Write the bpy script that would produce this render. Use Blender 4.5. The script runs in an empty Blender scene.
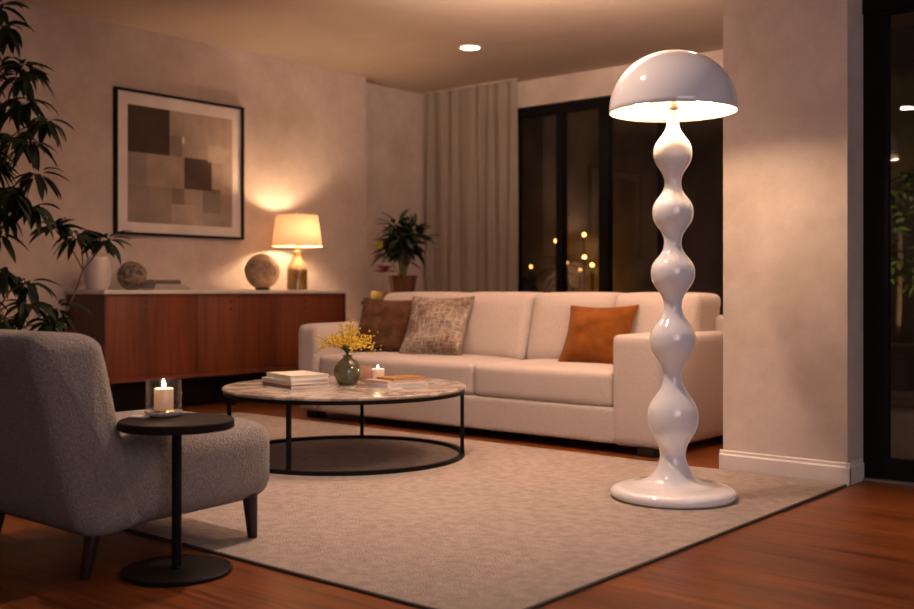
import bpy, bmesh, math, random
from mathutils import Vector, Matrix, Euler, noise
R = math.radians
PI = math.pi
scene = bpy.context.scene
C = scene.collection

# ------------------------------------------------------------------ camera, world, fill light, exposure
cam_d = bpy.data.cameras.new('camera')
cam = bpy.data.objects.new('camera', cam_d); C.objects.link(cam)
cam_d.sensor_width = 36.0
cam_d.lens = 41.43
cam_d.shift_y = -0.0159
cam_d.clip_start = 0.05
cam.location = (0, 0, 0.83)
cam.rotation_euler = (R(90), 0, R(40.2))
cam_d.dof.use_dof = True
cam_d.dof.focus_distance = 4.0
cam_d.dof.aperture_fstop = 2.2
scene.camera = cam

world = bpy.data.worlds.new('night'); scene.world = world
world.use_nodes = True
world.node_tree.nodes['Background'].inputs['Color'].default_value = (0.003, 0.0024, 0.002, 1)
world.node_tree.nodes['Background'].inputs['Strength'].default_value = 1.0

scene.view_settings.view_transform = 'Standard'
scene.view_settings.look = 'None'
scene.view_settings.exposure = 0.0
scene.view_settings.gamma = 1.0
scene.view_settings.use_curve_mapping = False

WARM = (1.0, 0.70, 0.54)
def area_light(name, loc, size, power, color, rot=(0, 0, 0), shape='DISK', spread=180):
    d = bpy.data.lights.new(name, 'AREA'); d.shape = shape; d.size = size
    if shape == 'RECTANGLE': d.size_y = size
    d.energy = power; d.color = color; d.spread = R(spread)
    o = bpy.data.objects.new(name, d); C.objects.link(o); o.location = loc; o.rotation_euler = rot
    return o
# ceiling light in view, two mirrored in the door, the rest unseen added fill
for i, (x, y, p, sp) in enumerate([(-5.1, 6.19, 6, 150), (-2.7, 2.9, 25, 120), (-4.2, 3.6, 10, 130), (-2.4, 5.0, 8, 130), (-3.37, -1.58, 9, 180), (-4.8, -5.7, 9, 180), (0.9, 3.2, 8, 120)]):
    area_light('ceiling_spot_and_fill', (x, y, 2.655), 0.13, p, WARM, spread=sp)
# soft cool fill added to the right of the viewpoint, no fixture there
area_light('side_fill', (1.6, 0.7, 1.9), 2.5, 25, (0.95, 0.82, 0.90), (R(80), 0, R(50)), 'SQUARE', 115)
# unseen fill added above the frame to brighten the ceiling towards the window
u = area_light('ceiling_fill', (-3.15, 4.15, 2.31), 0.75, 122, (1.0, 0.68, 0.50), (0, 0, 0), 'DISK', 140)
u.rotation_euler = Vector((-0.21, 0.54, 0.81)).to_track_quat('-Z', 'Y').to_euler()

# ------------------------------------------------------------------ helpers
def tag(o, label=None, cat=None, group=None, kind=None):
    if label: o['label'] = label
    if cat: o['category'] = cat
    if group: o['group'] = group
    if kind: o['kind'] = kind
    return o

def thing(name, label, cat, loc=(0, 0, 0), rotz=0.0, group=None):
    o = bpy.data.objects.new(name, None); C.objects.link(o)
    o.empty_display_size = 0.1
    o.location = loc; o.rotation_euler = (0, 0, rotz)
    return tag(o, label, cat, group)

def obj(name, bm, mat, parent=None, smooth=True, angle=38, loc=None, rot=None):
    bmesh.ops.recalc_face_normals(bm, faces=bm.faces[:])
    me = bpy.data.meshes.new(name)
    bm.to_mesh(me); bm.free()
    for m in (mat if isinstance(mat, (list, tuple)) else [mat]): me.materials.append(m)
    if smooth:
        me.polygons.foreach_set('use_smooth', [True] * len(me.polygons))
        if angle: me.set_sharp_from_angle(angle=R(angle))
    o = bpy.data.objects.new(name, me); C.objects.link(o)
    if parent: o.parent = parent
    if loc: o.location = loc
    if rot: o.rotation_euler = rot
    return o

def struct(name, bm, mat, parent=None, **k):
    o = obj(name, bm, mat, parent, **k)
    if not parent: o['kind'] = 'structure'
    return o

def box(bm, a, b, bevel=0.0, seg=2, mi=0):
    a, b = Vector(a), Vector(b)
    M = Matrix.Translation((a + b) / 2) @ Matrix.Diagonal((*(b - a), 1))
    g = bmesh.ops.create_cube(bm, size=1, matrix=M)
    vs = g['verts']
    fs = list({f for v in vs for f in v.link_faces})
    for f in fs: f.material_index = mi
    if bevel > 0:
        es = list({e for v in vs for e in v.link_edges})
        r = bmesh.ops.bevel(bm, geom=es, offset=bevel, segments=seg, profile=0.5, affect='EDGES', clamp_overlap=True)
        for f in r['faces']: f.material_index = mi
    return bm

def bm_box(a, b, bevel=0.0, seg=2):
    return box(bmesh.new(), a, b, bevel, seg)

def lathe(prof, n=48, bm=None, c=(0, 0, 0), cap=True, mi=None):
    """prof: list of (radius, z); radius 0 closes the end"""
    bm = bm or bmesh.new(); rows = []
    for r, z in prof:
        if r < 1e-6: rows.append([bm.verts.new((c[0], c[1], c[2] + z))])
        else: rows.append([bm.verts.new((c[0] + r * math.cos(2 * PI * i / n), c[1] + r * math.sin(2 * PI * i / n), c[2] + z)) for i in range(n)])
    for k in range(len(rows) - 1):
        A, B = rows[k], rows[k + 1]
        for i in range(n):
            j = (i + 1) % n
            if len(A) == 1 and len(B) == 1: continue
            if len(A) == 1: f = bm.faces.new((A[0], B[j], B[i]))
            elif len(B) == 1: f = bm.faces.new((A[i], A[j], B[0]))
            else: f = bm.faces.new((A[i], A[j], B[j], B[i]))
            if mi: f.material_index = mi[k]
    if cap:
        for row, rev in ((rows[0], True), (rows[-1], False)):
            if len(row) > 2:
                f = bm.faces.new(list(reversed(row)) if rev else row)
                if mi: f.material_index = mi[0 if rev else -1]
    return bm

def spline(pts, sub=8):
    """Catmull-Rom through 2-D / 3-D points"""
    P = [Vector(p) for p in pts]; out = []
    for i in range(len(P) - 1):
        p0, p1, p2, p3 = P[max(i - 1, 0)], P[i], P[i + 1], P[min(i + 2, len(P) - 1)]
        for s in range(sub):
            t = s / sub
            out.append(0.5 * ((2 * p1) + (p2 - p0) * t + (2 * p0 - 5 * p1 + 4 * p2 - p3) * t * t + (3 * p1 - p0 - 3 * p2 + p3) * t ** 3))
    out.append(P[-1]); return out

def tube(bm, pts, r, n=8, closed=False):
    pts = [Vector(p) for p in pts]; m = len(pts); rows = []
    rad = r if isinstance(r, (list, tuple)) else [r] * m
    up = None
    for i in range(m):
        if closed: d = pts[(i + 1) % m] - pts[i - 1]
        else: d = pts[min(i + 1, m - 1)] - pts[max(i - 1, 0)]
        d.normalize()
        if up is None: up = d.orthogonal().normalized()
        up = (up - d * up.dot(d)).normalized()
        s = d.cross(up)
        rows.append([bm.verts.new(pts[i] + (up * math.cos(2 * PI * k / n) + s * math.sin(2 * PI * k / n)) * rad[i]) for k in range(n)])
    for i in range(m if closed else m - 1):
        A, B = rows[i], rows[(i + 1) % m]
        for k in range(n):
            bm.faces.new((A[k], A[(k + 1) % n], B[(k + 1) % n], B[k]))
    if not closed:
        bm.faces.new(list(reversed(rows[0]))); bm.faces.new(rows[-1])
    return bm

def prism_x(poly, x0, x1, bevel=0.0, seg=3):
    """closed YZ outline extruded along X"""
    bm = bmesh.new()
    A = [bm.verts.new((x0, y, z)) for y, z in poly]; B = [bm.verts.new((x1, y, z)) for y, z in poly]
    n = len(poly)
    bm.faces.new(A); bm.faces.new(list(reversed(B)))
    for i in range(n): bm.faces.new((A[i], B[i], B[(i + 1) % n], A[(i + 1) % n]))
    if bevel:
        es = [e for e in bm.edges if abs(e.verts[0].co.x - e.verts[1].co.x) < 1e-6]
        bmesh.ops.bevel(bm, geom=es, offset=bevel, segments=seg, profile=0.5, affect='EDGES', clamp_overlap=True)
    return bm

def cushion_box(a, b, r, puff=(0.0, 0.0, 0.0), n=14):
    """a soft upholstery block: rounded box, subdivided, each side crowned outward by puff"""
    a, b = Vector(a), Vector(b); c = (a + b) / 2; h = (b - a) / 2
    bm = bmesh.new()
    g = bmesh.ops.create_cube(bm, size=2)
    bmesh.ops.subdivide_edges(bm, edges=bm.edges[:], cuts=n, use_grid_fill=True)
    for v in bm.verts:
        p = v.co.copy(); q = Vector((0, 0, 0))
        # denser sampling near the edges, where the rounding is
        for i in range(3):
            t = p[i]; t = math.sin(t * PI / 2) * 0.75 + t * 0.25
            q[i] = t * h[i]
        core = Vector([max(-(h[i] - r), min(h[i] - r, q[i])) for i in range(3)])
        d = q - core
        if d.length > 1e-9:
            k = max(abs(d[i]) for i in range(3))
            d = d.normalized() * k
            q = core + d
        u = [q[i] / h[i] for i in range(3)]
        for i in range(3):
            j, k2 = (i + 1) % 3, (i + 2) % 3
            w = (1 - u[j] ** 4) * (1 - u[k2] ** 4)
            q[i] += puff[i] * w * u[i]
        v.co = c + q
    return bm

def leaf(bm, base, d, length, width, droop=0.3, roll=0.0, seg=5):
    d = Vector(d).normalized()
    side = d.cross(Vector((0, 0, 1)))
    if side.length < 0.05: side = Vector((1, 0, 0))
    side.normalize()
    side = Matrix.Rotation(roll, 3, d) @ side
    nrm = side.cross(d).normalized()
    rows = []; p = Vector(base); step = length / seg
    for i in range(seg + 1):
        t = i / seg
        w = width * 0.5 * (math.sin(PI * min(1, t ** 0.75 * 0.98 + 0.02)) ** 0.9) if 0 < i < seg else 0.0
        if w == 0: rows.append([bm.verts.new(p)])
        else:
            lift = nrm * w * 0.35
            rows.append([bm.verts.new(p - side * w + lift), bm.verts.new(p), bm.verts.new(p + side * w + lift)])
        d = (d + Vector((0, 0, -droop / seg))).normalized()
        nrm = side.cross(d).normalized()
        p = p + d * step
    for i in range(seg):
        A, B = rows[i], rows[i + 1]
        if len(A) == 1 and len(B) == 3:
            bm.faces.new((A[0], B[1], B[0])); bm.faces.new((A[0], B[2], B[1]))
        elif len(A) == 3 and len(B) == 3:
            bm.faces.new((A[0], A[1], B[1], B[0])); bm.faces.new((A[1], A[2], B[2], B[1]))
        elif len(A) == 3: 
            bm.faces.new((A[0], A[1], B[0])); bm.faces.new((A[1], A[2], B[0]))

def whorl(bm, c, n, length, width, rng, axis=(0, 0, 1), droop=0.9, lo=-35, hi=45):
    c = Vector(c)
    q = Vector((0, 0, 1)).rotation_difference(Vector(axis).normalized())
    off = rng.uniform(0, 6.28)
    for i in range(n):
        az = off + 2 * PI * i / n * 1.618 * 2 + rng.uniform(-.3, .3)
        el = R(rng.uniform(lo, hi))
        d = q @ Vector((math.cos(az) * math.cos(el), math.sin(az) * math.cos(el), math.sin(el)))
        st = c + d * rng.uniform(0.01, 0.04)
        leaf(bm, st, d, length * rng.uniform(.7, 1.1), width * rng.uniform(.8, 1.15), droop * rng.uniform(.6, 1.4), rng.uniform(-.5, .5))

# ------------------------------------------------------------------ materials
def node_mat(name):
    m = bpy.data.materials.new(name); m.use_nodes = True
    nt = m.node_tree
    return m, nt, nt.nodes['Principled BSDF']

def L(nt, a, ai, b, bi): nt.links.new(a.outputs[ai], b.inputs[bi])

def mat(name, col, rough=0.6, col2=None, scale=5.0, bump=0.0, bump_scale=60.0, metal=0.0, spec=0.5, coat=0.0, detail=4.0, sheen=0.0, stretch=None, contrast=(0.35, 0.65), bump_dist=0.01):
    m, nt, b = node_mat(name)
    b.inputs['Roughness'].default_value = rough
    b.inputs['Metallic'].default_value = metal
    b.inputs['Specular IOR Level'].default_value = spec
    b.inputs['Coat Weight'].default_value = coat
    b.inputs['Coat Roughness'].default_value = 0.05
    if sheen:
        b.inputs['Sheen Weight'].default_value = sheen
        b.inputs['Sheen Roughness'].default_value = 0.5
    b.inputs['Base Color'].default_value = (*col, 1)
    tc = nt.nodes.new('ShaderNodeTexCoord')
    src = (tc, 'Object')
    if stretch:
        mp = nt.nodes.new('ShaderNodeMapping'); mp.inputs['Scale'].default_value = stretch
        L(nt, tc, 'Object', mp, 'Vector'); src = (mp, 'Vector')
    n = nt.nodes.new('ShaderNodeTexNoise'); n.inputs['Scale'].default_value = scale; n.inputs['Detail'].default_value = detail
    L(nt, *src, n, 'Vector')
    r = nt.nodes.new('ShaderNodeValToRGB')
    c2 = col2 or tuple(x * 0.9 for x in col)
    r.color_ramp.elements[0].position, r.color_ramp.elements[1].position = contrast
    r.color_ramp.elements[0].color = (*c2, 1); r.color_ramp.elements[1].color = (*col, 1)
    L(nt, n, 'Fac', r, 'Fac'); L(nt, r, 'Color', b, 'Base Color')
    if bump:
        n2 = nt.nodes.new('ShaderNodeTexNoise'); n2.inputs['Scale'].default_value = bump_scale; n2.inputs['Detail'].default_value = 3
        L(nt, *src, n2, 'Vector')
        bp = nt.nodes.new('ShaderNodeBump'); bp.inputs['Strength'].default_value = bump; bp.inputs['Distance'].default_value = bump_dist
        L(nt, n2, 'Fac', bp, 'Height'); L(nt, bp, 'Normal', b, 'Normal')
    return m

def emit(name, col, strength):
    m = bpy.data.materials.new(name); m.use_nodes = True; nt = m.node_tree
    nt.nodes.remove(nt.nodes['Principled BSDF'])
    e = nt.nodes.new('ShaderNodeEmission'); e.inputs['Color'].default_value = (*col, 1); e.inputs['Strength'].default_value = strength
    L(nt, e, 'Emission', nt.nodes['Material Output'], 'Surface')
    return m

def pane_glass(name, tint=(1, 1, 1), ior=1.5, rough=0.0):
    m = bpy.data.materials.new(name); m.use_nodes = True; nt = m.node_tree
    nt.nodes.remove(nt.nodes['Principled BSDF'])
    t = nt.nodes.new('ShaderNodeBsdfTransparent'); t.inputs['Color'].default_value = (*tint, 1)
    g = nt.nodes.new('ShaderNodeBsdfGlossy'); g.inputs['Roughness'].default_value = rough
    lw = nt.nodes.new('ShaderNodeLayerWeight'); lw.inputs['Blend'].default_value = 0.5
    p5 = nt.nodes.new('ShaderNodeMath'); p5.operation = 'POWER'; p5.inputs[1].default_value = 5
    f0 = ((ior - 1) / (ior + 1)) ** 2
    fr = nt.nodes.new('ShaderNodeMath'); fr.operation = 'MULTIPLY_ADD'; fr.inputs[1].default_value = 1 - f0; fr.inputs[2].default_value = f0
    L(nt, lw, 'Facing', p5, 0); L(nt, p5, 0, fr, 0)
    mx = nt.nodes.new('ShaderNodeMixShader')
    L(nt, fr, 0, mx, 'Fac'); L(nt, t, 'BSDF', mx, 1); L(nt, g, 'BSDF', mx, 2)
    L(nt, mx, 'Shader', nt.nodes['Material Output'], 'Surface')
    return m

def translucent(name, col, trans=0.5, rough=0.9, transparent=0.0, tcol=None):
    m = bpy.data.materials.new(name); m.use_nodes = True; nt = m.node_tree
    nt.nodes.remove(nt.nodes['Principled BSDF'])
    tc = nt.nodes.new('ShaderNodeTexCoord')
    n = nt.nodes.new('ShaderNodeTexNoise'); n.inputs['Scale'].default_value = 60; L(nt, tc, 'Object', n, 'Vector')
    r = nt.nodes.new('ShaderNodeValToRGB')
    r.color_ramp.elements[0].color = (*[x * 0.93 for x in col], 1); r.color_ramp.elements[1].color = (*col, 1)
    L(nt, n, 'Fac', r, 'Fac')
    d = nt.nodes.new('ShaderNodeBsdfDiffuse'); L(nt, r, 'Color', d, 'Color')
    t = nt.nodes.new('ShaderNodeBsdfTranslucent')
    if tcol: t.inputs['Color'].default_value = (*tcol, 1)
    else: L(nt, r, 'Color', t, 'Color')
    mx = nt.nodes.new('ShaderNodeMixShader'); mx.inputs['Fac'].default_value = trans
    L(nt, d, 'BSDF', mx, 1); L(nt, t, 'BSDF', mx, 2)
    last = mx
    if transparent:
        tp = nt.nodes.new('ShaderNodeBsdfTransparent')
        m2 = nt.nodes.new('ShaderNodeMixShader'); m2.inputs['Fac'].default_value = transparent
        L(nt, mx, 'Shader', m2, 1); L(nt, tp, 'BSDF', m2, 2); last = m2
    L(nt, last, 'Shader', nt.nodes['Material Output'], 'Surface')
    return m

def wood(name, dark, light, axis='Z', scale=6.0, rough=0.4, ring=28.0, coat=0.0):
    """straight-grained veneer, grain running along axis"""
    m, nt, b = node_mat(name)
    b.inputs['Roughness'].default_value = rough; b.inputs['Coat Weight'].default_value = coat; b.inputs['Coat Roughness'].default_value = 0.15
    tc = nt.nodes.new('ShaderNodeTexCoord'); mp = nt.nodes.new('ShaderNodeMapping')
    s = {'X': (0.06, 1, 1), 'Y': (1, 0.06, 1), 'Z': (1, 1, 0.06)}[axis]
    mp.inputs['Scale'].default_value = s
    L(nt, tc, 'Object', mp, 'Vector')
    n = nt.nodes.new('ShaderNodeTexNoise'); n.inputs['Scale'].default_value = ring; n.inputs['Detail'].default_value = 6; n.inputs['Distortion'].default_value = 0.6
    L(nt, mp, 'Vector', n, 'Vector')
    n2 = nt.nodes.new('ShaderNodeTexNoise'); n2.inputs['Scale'].default_value = scale; n2.inputs['Detail'].default_value = 3
    L(nt, mp, 'Vector', n2, 'Vector')
    a = nt.nodes.new('ShaderNodeMath'); a.operation = 'MULTIPLY_ADD'; a.inputs[1].default_value = 0.55
    ad = nt.nodes.new('ShaderNodeMath'); ad.operation = 'MULTIPLY'; ad.inputs[1].default_value = 0.5
    L(nt, n2, 'Fac', ad, 0); L(nt, n, 'Fac', a, 0); L(nt, ad, 0, a, 2)
    r = nt.nodes.new('ShaderNodeValToRGB')
    r.color_ramp.elements[0].position = 0.36; r.color_ramp.elements[1].position = 0.68
    r.color_ramp.elements[0].color = (*dark, 1); r.color_ramp.elements[1].color = (*light, 1)
    L(nt, a, 0, r, 'Fac'); L(nt, r, 'Color', b, 'Base Color')
    return m

def plank_floor():
    m, nt, b = node_mat('plank_floor'); b.inputs['Specular IOR Level'].default_value = 0.16; b.inputs['Specular Tint'].default_value = (1.0, 0.72, 0.48, 1)
    tc = nt.nodes.new('ShaderNodeTexCoord')
    br = nt.nodes.new('ShaderNodeTexBrick')
    br.inputs['Scale'].default_value = 1.0; br.inputs['Brick Width'].default_value = 1.6; br.inputs['Row Height'].default_value = 0.14
    br.inputs['Mortar Size'].default_value = 0.0022; br.inputs['Mortar Smooth'].default_value = 0.3; br.inputs['Bias'].default_value = 0.0
    br.inputs['Color1'].default_value = (0.14, 0.042, 0.0125, 1); br.inputs['Color2'].default_value = (0.20, 0.066, 0.020, 1)
    br.inputs['Mortar'].default_value = (0.035, 0.013, 0.006, 1); br.offset = 0.37
    L(nt, tc, 'Object', br, 'Vector')
    mp = nt.nodes.new('ShaderNodeMapping'); mp.inputs['Scale'].default_value = (0.7, 14, 1)
    L(nt, tc, 'Object', mp, 'Vector')
    n = nt.nodes.new('ShaderNodeTexNoise'); n.inputs['Scale'].default_value = 3.2; n.inputs['Detail'].default_value = 7; n.inputs['Distortion'].default_value = 0.8
    L(nt, mp, 'Vector', n, 'Vector')
    r = nt.nodes.new('ShaderNodeValToRGB')
    r.color_ramp.elements[0].position = 0.3; r.color_ramp.elements[1].position = 0.72
    r.color_ramp.elements[0].color = (0.30, 0.25, 0.22, 1); r.color_ramp.elements[1].color = (1.45, 1.38, 1.28, 1)
    L(nt, n, 'Fac', r, 'Fac')
    mx = nt.nodes.new('ShaderNodeMix'); mx.data_type = 'RGBA'; mx.blend_type = 'MULTIPLY'; mx.inputs['Factor'].default_value = 0.9
    L(nt, br, 'Color', mx, 'A'); L(nt, r, 'Color', mx, 'B'); L(nt, mx, 'Result', b, 'Base Color')
    rr = nt.nodes.new('ShaderNodeMapRange'); rr.inputs['To Min'].default_value = 0.24; rr.inputs['To Max'].default_value = 0.42
    L(nt, n, 'Fac', rr, 'Value'); L(nt, rr, 'Result', b, 'Roughness')
    bp = nt.nodes.new('ShaderNodeBump'); bp.inputs['Strength'].default_value = 0.25; bp.inputs['Distance'].default_value = 0.002
    L(nt, n, 'Fac', bp, 'Height'); L(nt, bp, 'Normal', b, 'Normal')
    return m

def plaster(name, c1, c2, scale=2.2):
    m, nt, b = node_mat(name)
    b.inputs['Roughness'].default_value = 0.92; b.inputs['Specular IOR Level'].default_value = 0.15
    tc = nt.nodes.new('ShaderNodeTexCoord')
    n = nt.nodes.new('ShaderNodeTexNoise'); n.inputs['Scale'].default_value = scale; n.inputs['Detail'].default_value = 9; n.inputs['Roughness'].default_value = 0.68
    L(nt, tc, 'Object', n, 'Vector')
    r = nt.nodes.new('ShaderNodeValToRGB')
    r.color_ramp.elements[0].position = 0.34; r.color_ramp.elements[1].position = 0.66
    r.color_ramp.elements[0].color = (*c1, 1); r.color_ramp.elements[1].color = (*c2, 1)
    L(nt, n, 'Fac', r, 'Fac'); L(nt, r, 'Color', b, 'Base Color')
    n2 = nt.nodes.new('ShaderNodeTexNoise'); n2.inputs['Scale'].default_value = 45; n2.inputs['Detail'].default_value = 4
    L(nt, tc, 'Object', n2, 'Vector')
    bp = nt.nodes.new('ShaderNodeBump'); bp.inputs['Strength'].default_value = 0.12; bp.inputs['Distance'].default_value = 0.004
    L(nt, n2, 'Fac', bp, 'Height'); L(nt, bp, 'Normal', b, 'Normal')
    return m

def marble():
    m, nt, b = node_mat('marble'); b.inputs['Roughness'].default_value = 0.22
    tc = nt.nodes.new('ShaderNodeTexCoord')
    n = nt.nodes.new('ShaderNodeTexNoise'); n.inputs['Scale'].default_value = 4.0; n.inputs['Detail'].default_value = 9; n.inputs['Roughness'].default_value = 0.62; n.inputs['Distortion'].default_value = 2.2
    L(nt, tc, 'Object', n, 'Vector')
    r = nt.nodes.new('ShaderNodeValToRGB'); cr = r.color_ramp
    cr.elements[0].position = 0.30; cr.elements[0].color = (0.19, 0.145, 0.12, 1)
    cr.elements[1].position = 0.74; cr.elements[1].color = (0.40, 0.335, 0.29, 1)
    e = cr.elements.new(0.45); e.color = (0.31, 0.25, 0.21, 1)
    e = cr.elements.new(0.56); e.color = (0.47, 0.41, 0.365, 1)
    L(nt, n, 'Fac', r, 'Fac'); L(nt, r, 'Color', b, 'Base Color')
    return m

def woven(name, c1, c2, c3):
    """chunky two-way weave with worn patches"""
    m, nt, b = node_mat(name); b.inputs['Roughness'].default_value = 0.95; b.inputs['Specular IOR Level'].default_value = 0.1
    tc = nt.nodes.new('ShaderNodeTexCoord'); fs = []
    for sc in ((150, 8, 20), (20, 8, 150)):
        mp = nt.nodes.new('ShaderNodeMapping'); mp.inputs['Scale'].default_value = sc
        L(nt, tc, 'Object', mp, 'Vector')
        n = nt.nodes.new('ShaderNodeTexNoise'); n.inputs['Scale'].default_value = 1.0; n.inputs['Detail'].default_value = 3
        L(nt, mp, 'Vector', n, 'Vector'); fs.append(n)
    mxm = nt.nodes.new('ShaderNodeMath'); mxm.operation = 'MAXIMUM'; L(nt, fs[0], 'Fac', mxm, 0); L(nt, fs[1], 'Fac', mxm, 1)
    big = nt.nodes.new('ShaderNodeTexNoise'); big.inputs['Scale'].default_value = 7; big.inputs['Detail'].default_value = 3
    L(nt, tc, 'Object', big, 'Vector')
    r = nt.nodes.new('ShaderNodeValToRGB'); r.color_ramp.elements[0].position = 0.45; r.color_ramp.elements[1].position = 0.7
    r.color_ramp.elements[0].color = (*c1, 1); r.color_ramp.elements[1].color = (*c2, 1)
    L(nt, mxm, 0, r, 'Fac')
    r2 = nt.nodes.new('ShaderNodeValToRGB'); r2.color_ramp.elements[0].position = 0.45; r2.color_ramp.elements[1].position = 0.62
    r2.color_ramp.elements[0].color = (1, 1, 1, 1); r2.color_ramp.elements[1].color = (*c3, 1)
    L(nt, big, 'Fac', r2, 'Fac')
    mx = nt.nodes.new('ShaderNodeMix'); mx.data_type = 'RGBA'; mx.blend_type = 'MULTIPLY'; mx.inputs['Factor'].default_value = 1.0
    L(nt, r, 'Color', mx, 'A'); L(nt, r2, 'Color', mx, 'B'); L(nt, mx, 'Result', b, 'Base Color')
    bp = nt.nodes.new('ShaderNodeBump'); bp.inputs['Strength'].default_value = 0.8; bp.inputs['Distance'].default_value = 0.008
    L(nt, mxm, 0, bp, 'Height'); L(nt, bp, 'Normal', b, 'Normal')
    return m

M = {}
M['wall'] = plaster('limewash_wall', (0.475, 0.39, 0.335), (0.62, 0.53, 0.47), 2.8)
M['ceiling'] = plaster('ceiling_plaster', (0.52, 0.42, 0.345), (0.585, 0.485, 0.405), 1.3)
M['trim'] = mat('painted_trim', (0.66, 0.60, 0.56), 0.45)
M['floor'] = plank_floor()
M['rug'] = mat('rug_pile', (0.53, 0.445, 0.39), 0.98, (0.425, 0.35, 0.305), 24, 1.0, 260, spec=0.05, detail=8, bump_dist=0.012)
M['rug_edge'] = mat('rug_binding', (0.05, 0.035, 0.028), 0.9)
M['black_frame'] = mat('black_aluminium', (0.007, 0.006, 0.006), 0.5, spec=0.10)
M['black_metal'] = mat('black_powder_coat', (0.009, 0.008, 0.0075), 0.45, spec=0.10)
M['black_wood'] = mat('black_stain', (0.013, 0.009, 0.008), 0.62, (0.016, 0.011, 0.009), spec=0.10)
M['glass'] = pane_glass('window_glass')
M['sofa'] = mat('sofa_linen', (0.56, 0.485, 0.44), 0.95, (0.48, 0.41, 0.37), 130, 0.35, 420, spec=0.1, sheen=0.15, bump_dist=0.003)
M['boucle'] = mat('boucle_wool', (0.40, 0.345, 0.315), 0.98, (0.26, 0.22, 0.20), 150, 1.0, 190, spec=0.05, sheen=0.2, bump_dist=0.012)
M['chair_leg'] = wood('dark_walnut_leg', (0.018, 0.008, 0.006), (0.035, 0.016, 0.010), 'Z')
M['sofa_leg'] = mat('dark_block_foot', (0.018, 0.010, 0.008), 0.5)
M['white_gloss'] = mat('white_lacquer', (0.80, 0.78, 0.80), 0.09, (0.79, 0.77, 0.79), 3, coat=0.6)
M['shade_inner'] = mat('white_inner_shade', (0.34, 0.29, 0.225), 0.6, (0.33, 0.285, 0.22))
M['bulb'] = emit('warm_bulb', (1.0, 0.67, 0.42), 300)
M['small_bulb'] = emit('warm_small_bulb', (1.0, 0.64, 0.38), 420)
M['teak'] = wood('teak_veneer', (0.070, 0.013, 0.0035), (0.175, 0.039, 0.009), 'Z', 5, 0.55)
M['teak_dark'] = wood('teak_end_panel', (0.060, 0.013, 0.005), (0.11, 0.026, 0.009), 'Z', 5, 0.42)
M['plinth'] = mat('dark_plinth', (0.020, 0.014, 0.013), 0.7, spec=0.1)
M['stone_top'] = mat('pale_stone', (0.70, 0.64, 0.58), 0.35, (0.60, 0.54, 0.48), 6)
M['keyhole'] = mat('keyhole_brass', (0.02, 0.012, 0.008), 0.5)
M['paper'] = mat('paper_white', (0.74, 0.70, 0.64), 0.8)
M['leaf'] = mat('dark_leaf', (0.014, 0.026, 0.008), 0.6, (0.008, 0.016, 0.006), 8, spec=0.2)
M['leaf2'] = mat('palm_leaf', (0.020, 0.042, 0.011), 0.5, (0.010, 0.022, 0.007), 8, spec=0.3)
M['leaf_out'] = mat('garden_leaf', (0.07, 0.12, 0.025), 0.5, (0.025, 0.05, 0.012), 6)
M['bark'] = mat('brown_stem', (0.13, 0.075, 0.04), 0.8, (0.06, 0.035, 0.02), 30)
M['soil'] = mat('soil', (0.02, 0.014, 0.01), 0.95)
M['copper_pot'] = mat('brown_glazed_pot', (0.12, 0.046, 0.024), 0.3, (0.085, 0.032, 0.017), 5)
M['dark_pot'] = mat('charcoal_pot', (0.04, 0.036, 0.034), 0.7)
M['ceramic'] = mat('white_ceramic', (0.62, 0.58, 0.53), 0.28, (0.54, 0.50, 0.45), 9)
M['rough_ball'] = mat('mottled_clay', (0.27, 0.205, 0.14), 0.8, (0.09, 0.068, 0.05), 38, 0.9, 40, detail=8, contrast=(0.42, 0.62))
M['stone_ball'] = mat('pitted_stone', (0.47, 0.32, 0.20), 0.9, (0.27, 0.18, 0.11), 38, 0.9, 70, detail=8, contrast=(0.3, 0.65))
M['amber'] = mat('olive_glaze', (0.13, 0.078, 0.018), 0.2, (0.085, 0.05, 0.012), 14, coat=0.5)
M['beige_glaze'] = mat('sand_glaze', (0.25, 0.175, 0.085), 0.4, (0.19, 0.13, 0.06), 14)
M['brass'] = mat('aged_brass', (0.62, 0.42, 0.18), 0.3, metal=1.0)
M['lampshade'] = translucent('linen_lampshade', (0.62, 0.52, 0.41), 0.085, tcol=(0.62, 0.40, 0.23))
M['curtain'] = translucent('sheer_curtain', (0.50, 0.43, 0.36), 0.30, transparent=0.2)
M['mount'] = mat('picture_mount', (0.78, 0.71, 0.66), 0.85)
M['brown_velvet'] = mat('brown_velvet', (0.115, 0.056, 0.028), 0.9, (0.070, 0.033, 0.017), 14, 0.4, 60, spec=0.05, sheen=0.06)
M['rust_velvet'] = mat('rust_velvet', (0.22, 0.070, 0.011), 0.9, (0.155, 0.048, 0.008), 12, 0.3, 60, spec=0.05, sheen=0.06)
M['weave'] = woven('chunky_weave', (0.16, 0.12, 0.095), (0.54, 0.45, 0.38), (0.70, 0.62, 0.56))
M['marble'] = marble()
M['wax'] = translucent('candle_wax', (0.86, 0.80, 0.76), 0.25, tcol=(1.0, 0.80, 0.52))
M['flame'] = emit('candle_flame', (1.0, 0.64, 0.30), 300)
M['wick'] = mat('wick', (0.02, 0.015, 0.01), 0.9)
M['clear'] = pane_glass('clear_glass', (0.97, 0.96, 0.95), 1.55)
M['dish'] = mat('cut_glass', (0.80, 0.76, 0.72), 0.12, (0.76, 0.72, 0.68), 30)
M['dish'].node_tree.nodes['Principled BSDF'].inputs['Transmission Weight'].default_value = 0.45
M['green_glass'] = mat('smoked_green_glass', (0.30, 0.29, 0.17), 0.05, (0.24, 0.23, 0.13), 4, coat=0.5)
gb = M['green_glass'].node_tree.nodes['Principled BSDF']; gb.inputs['Transmission Weight'].default_value = 0.72
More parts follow.
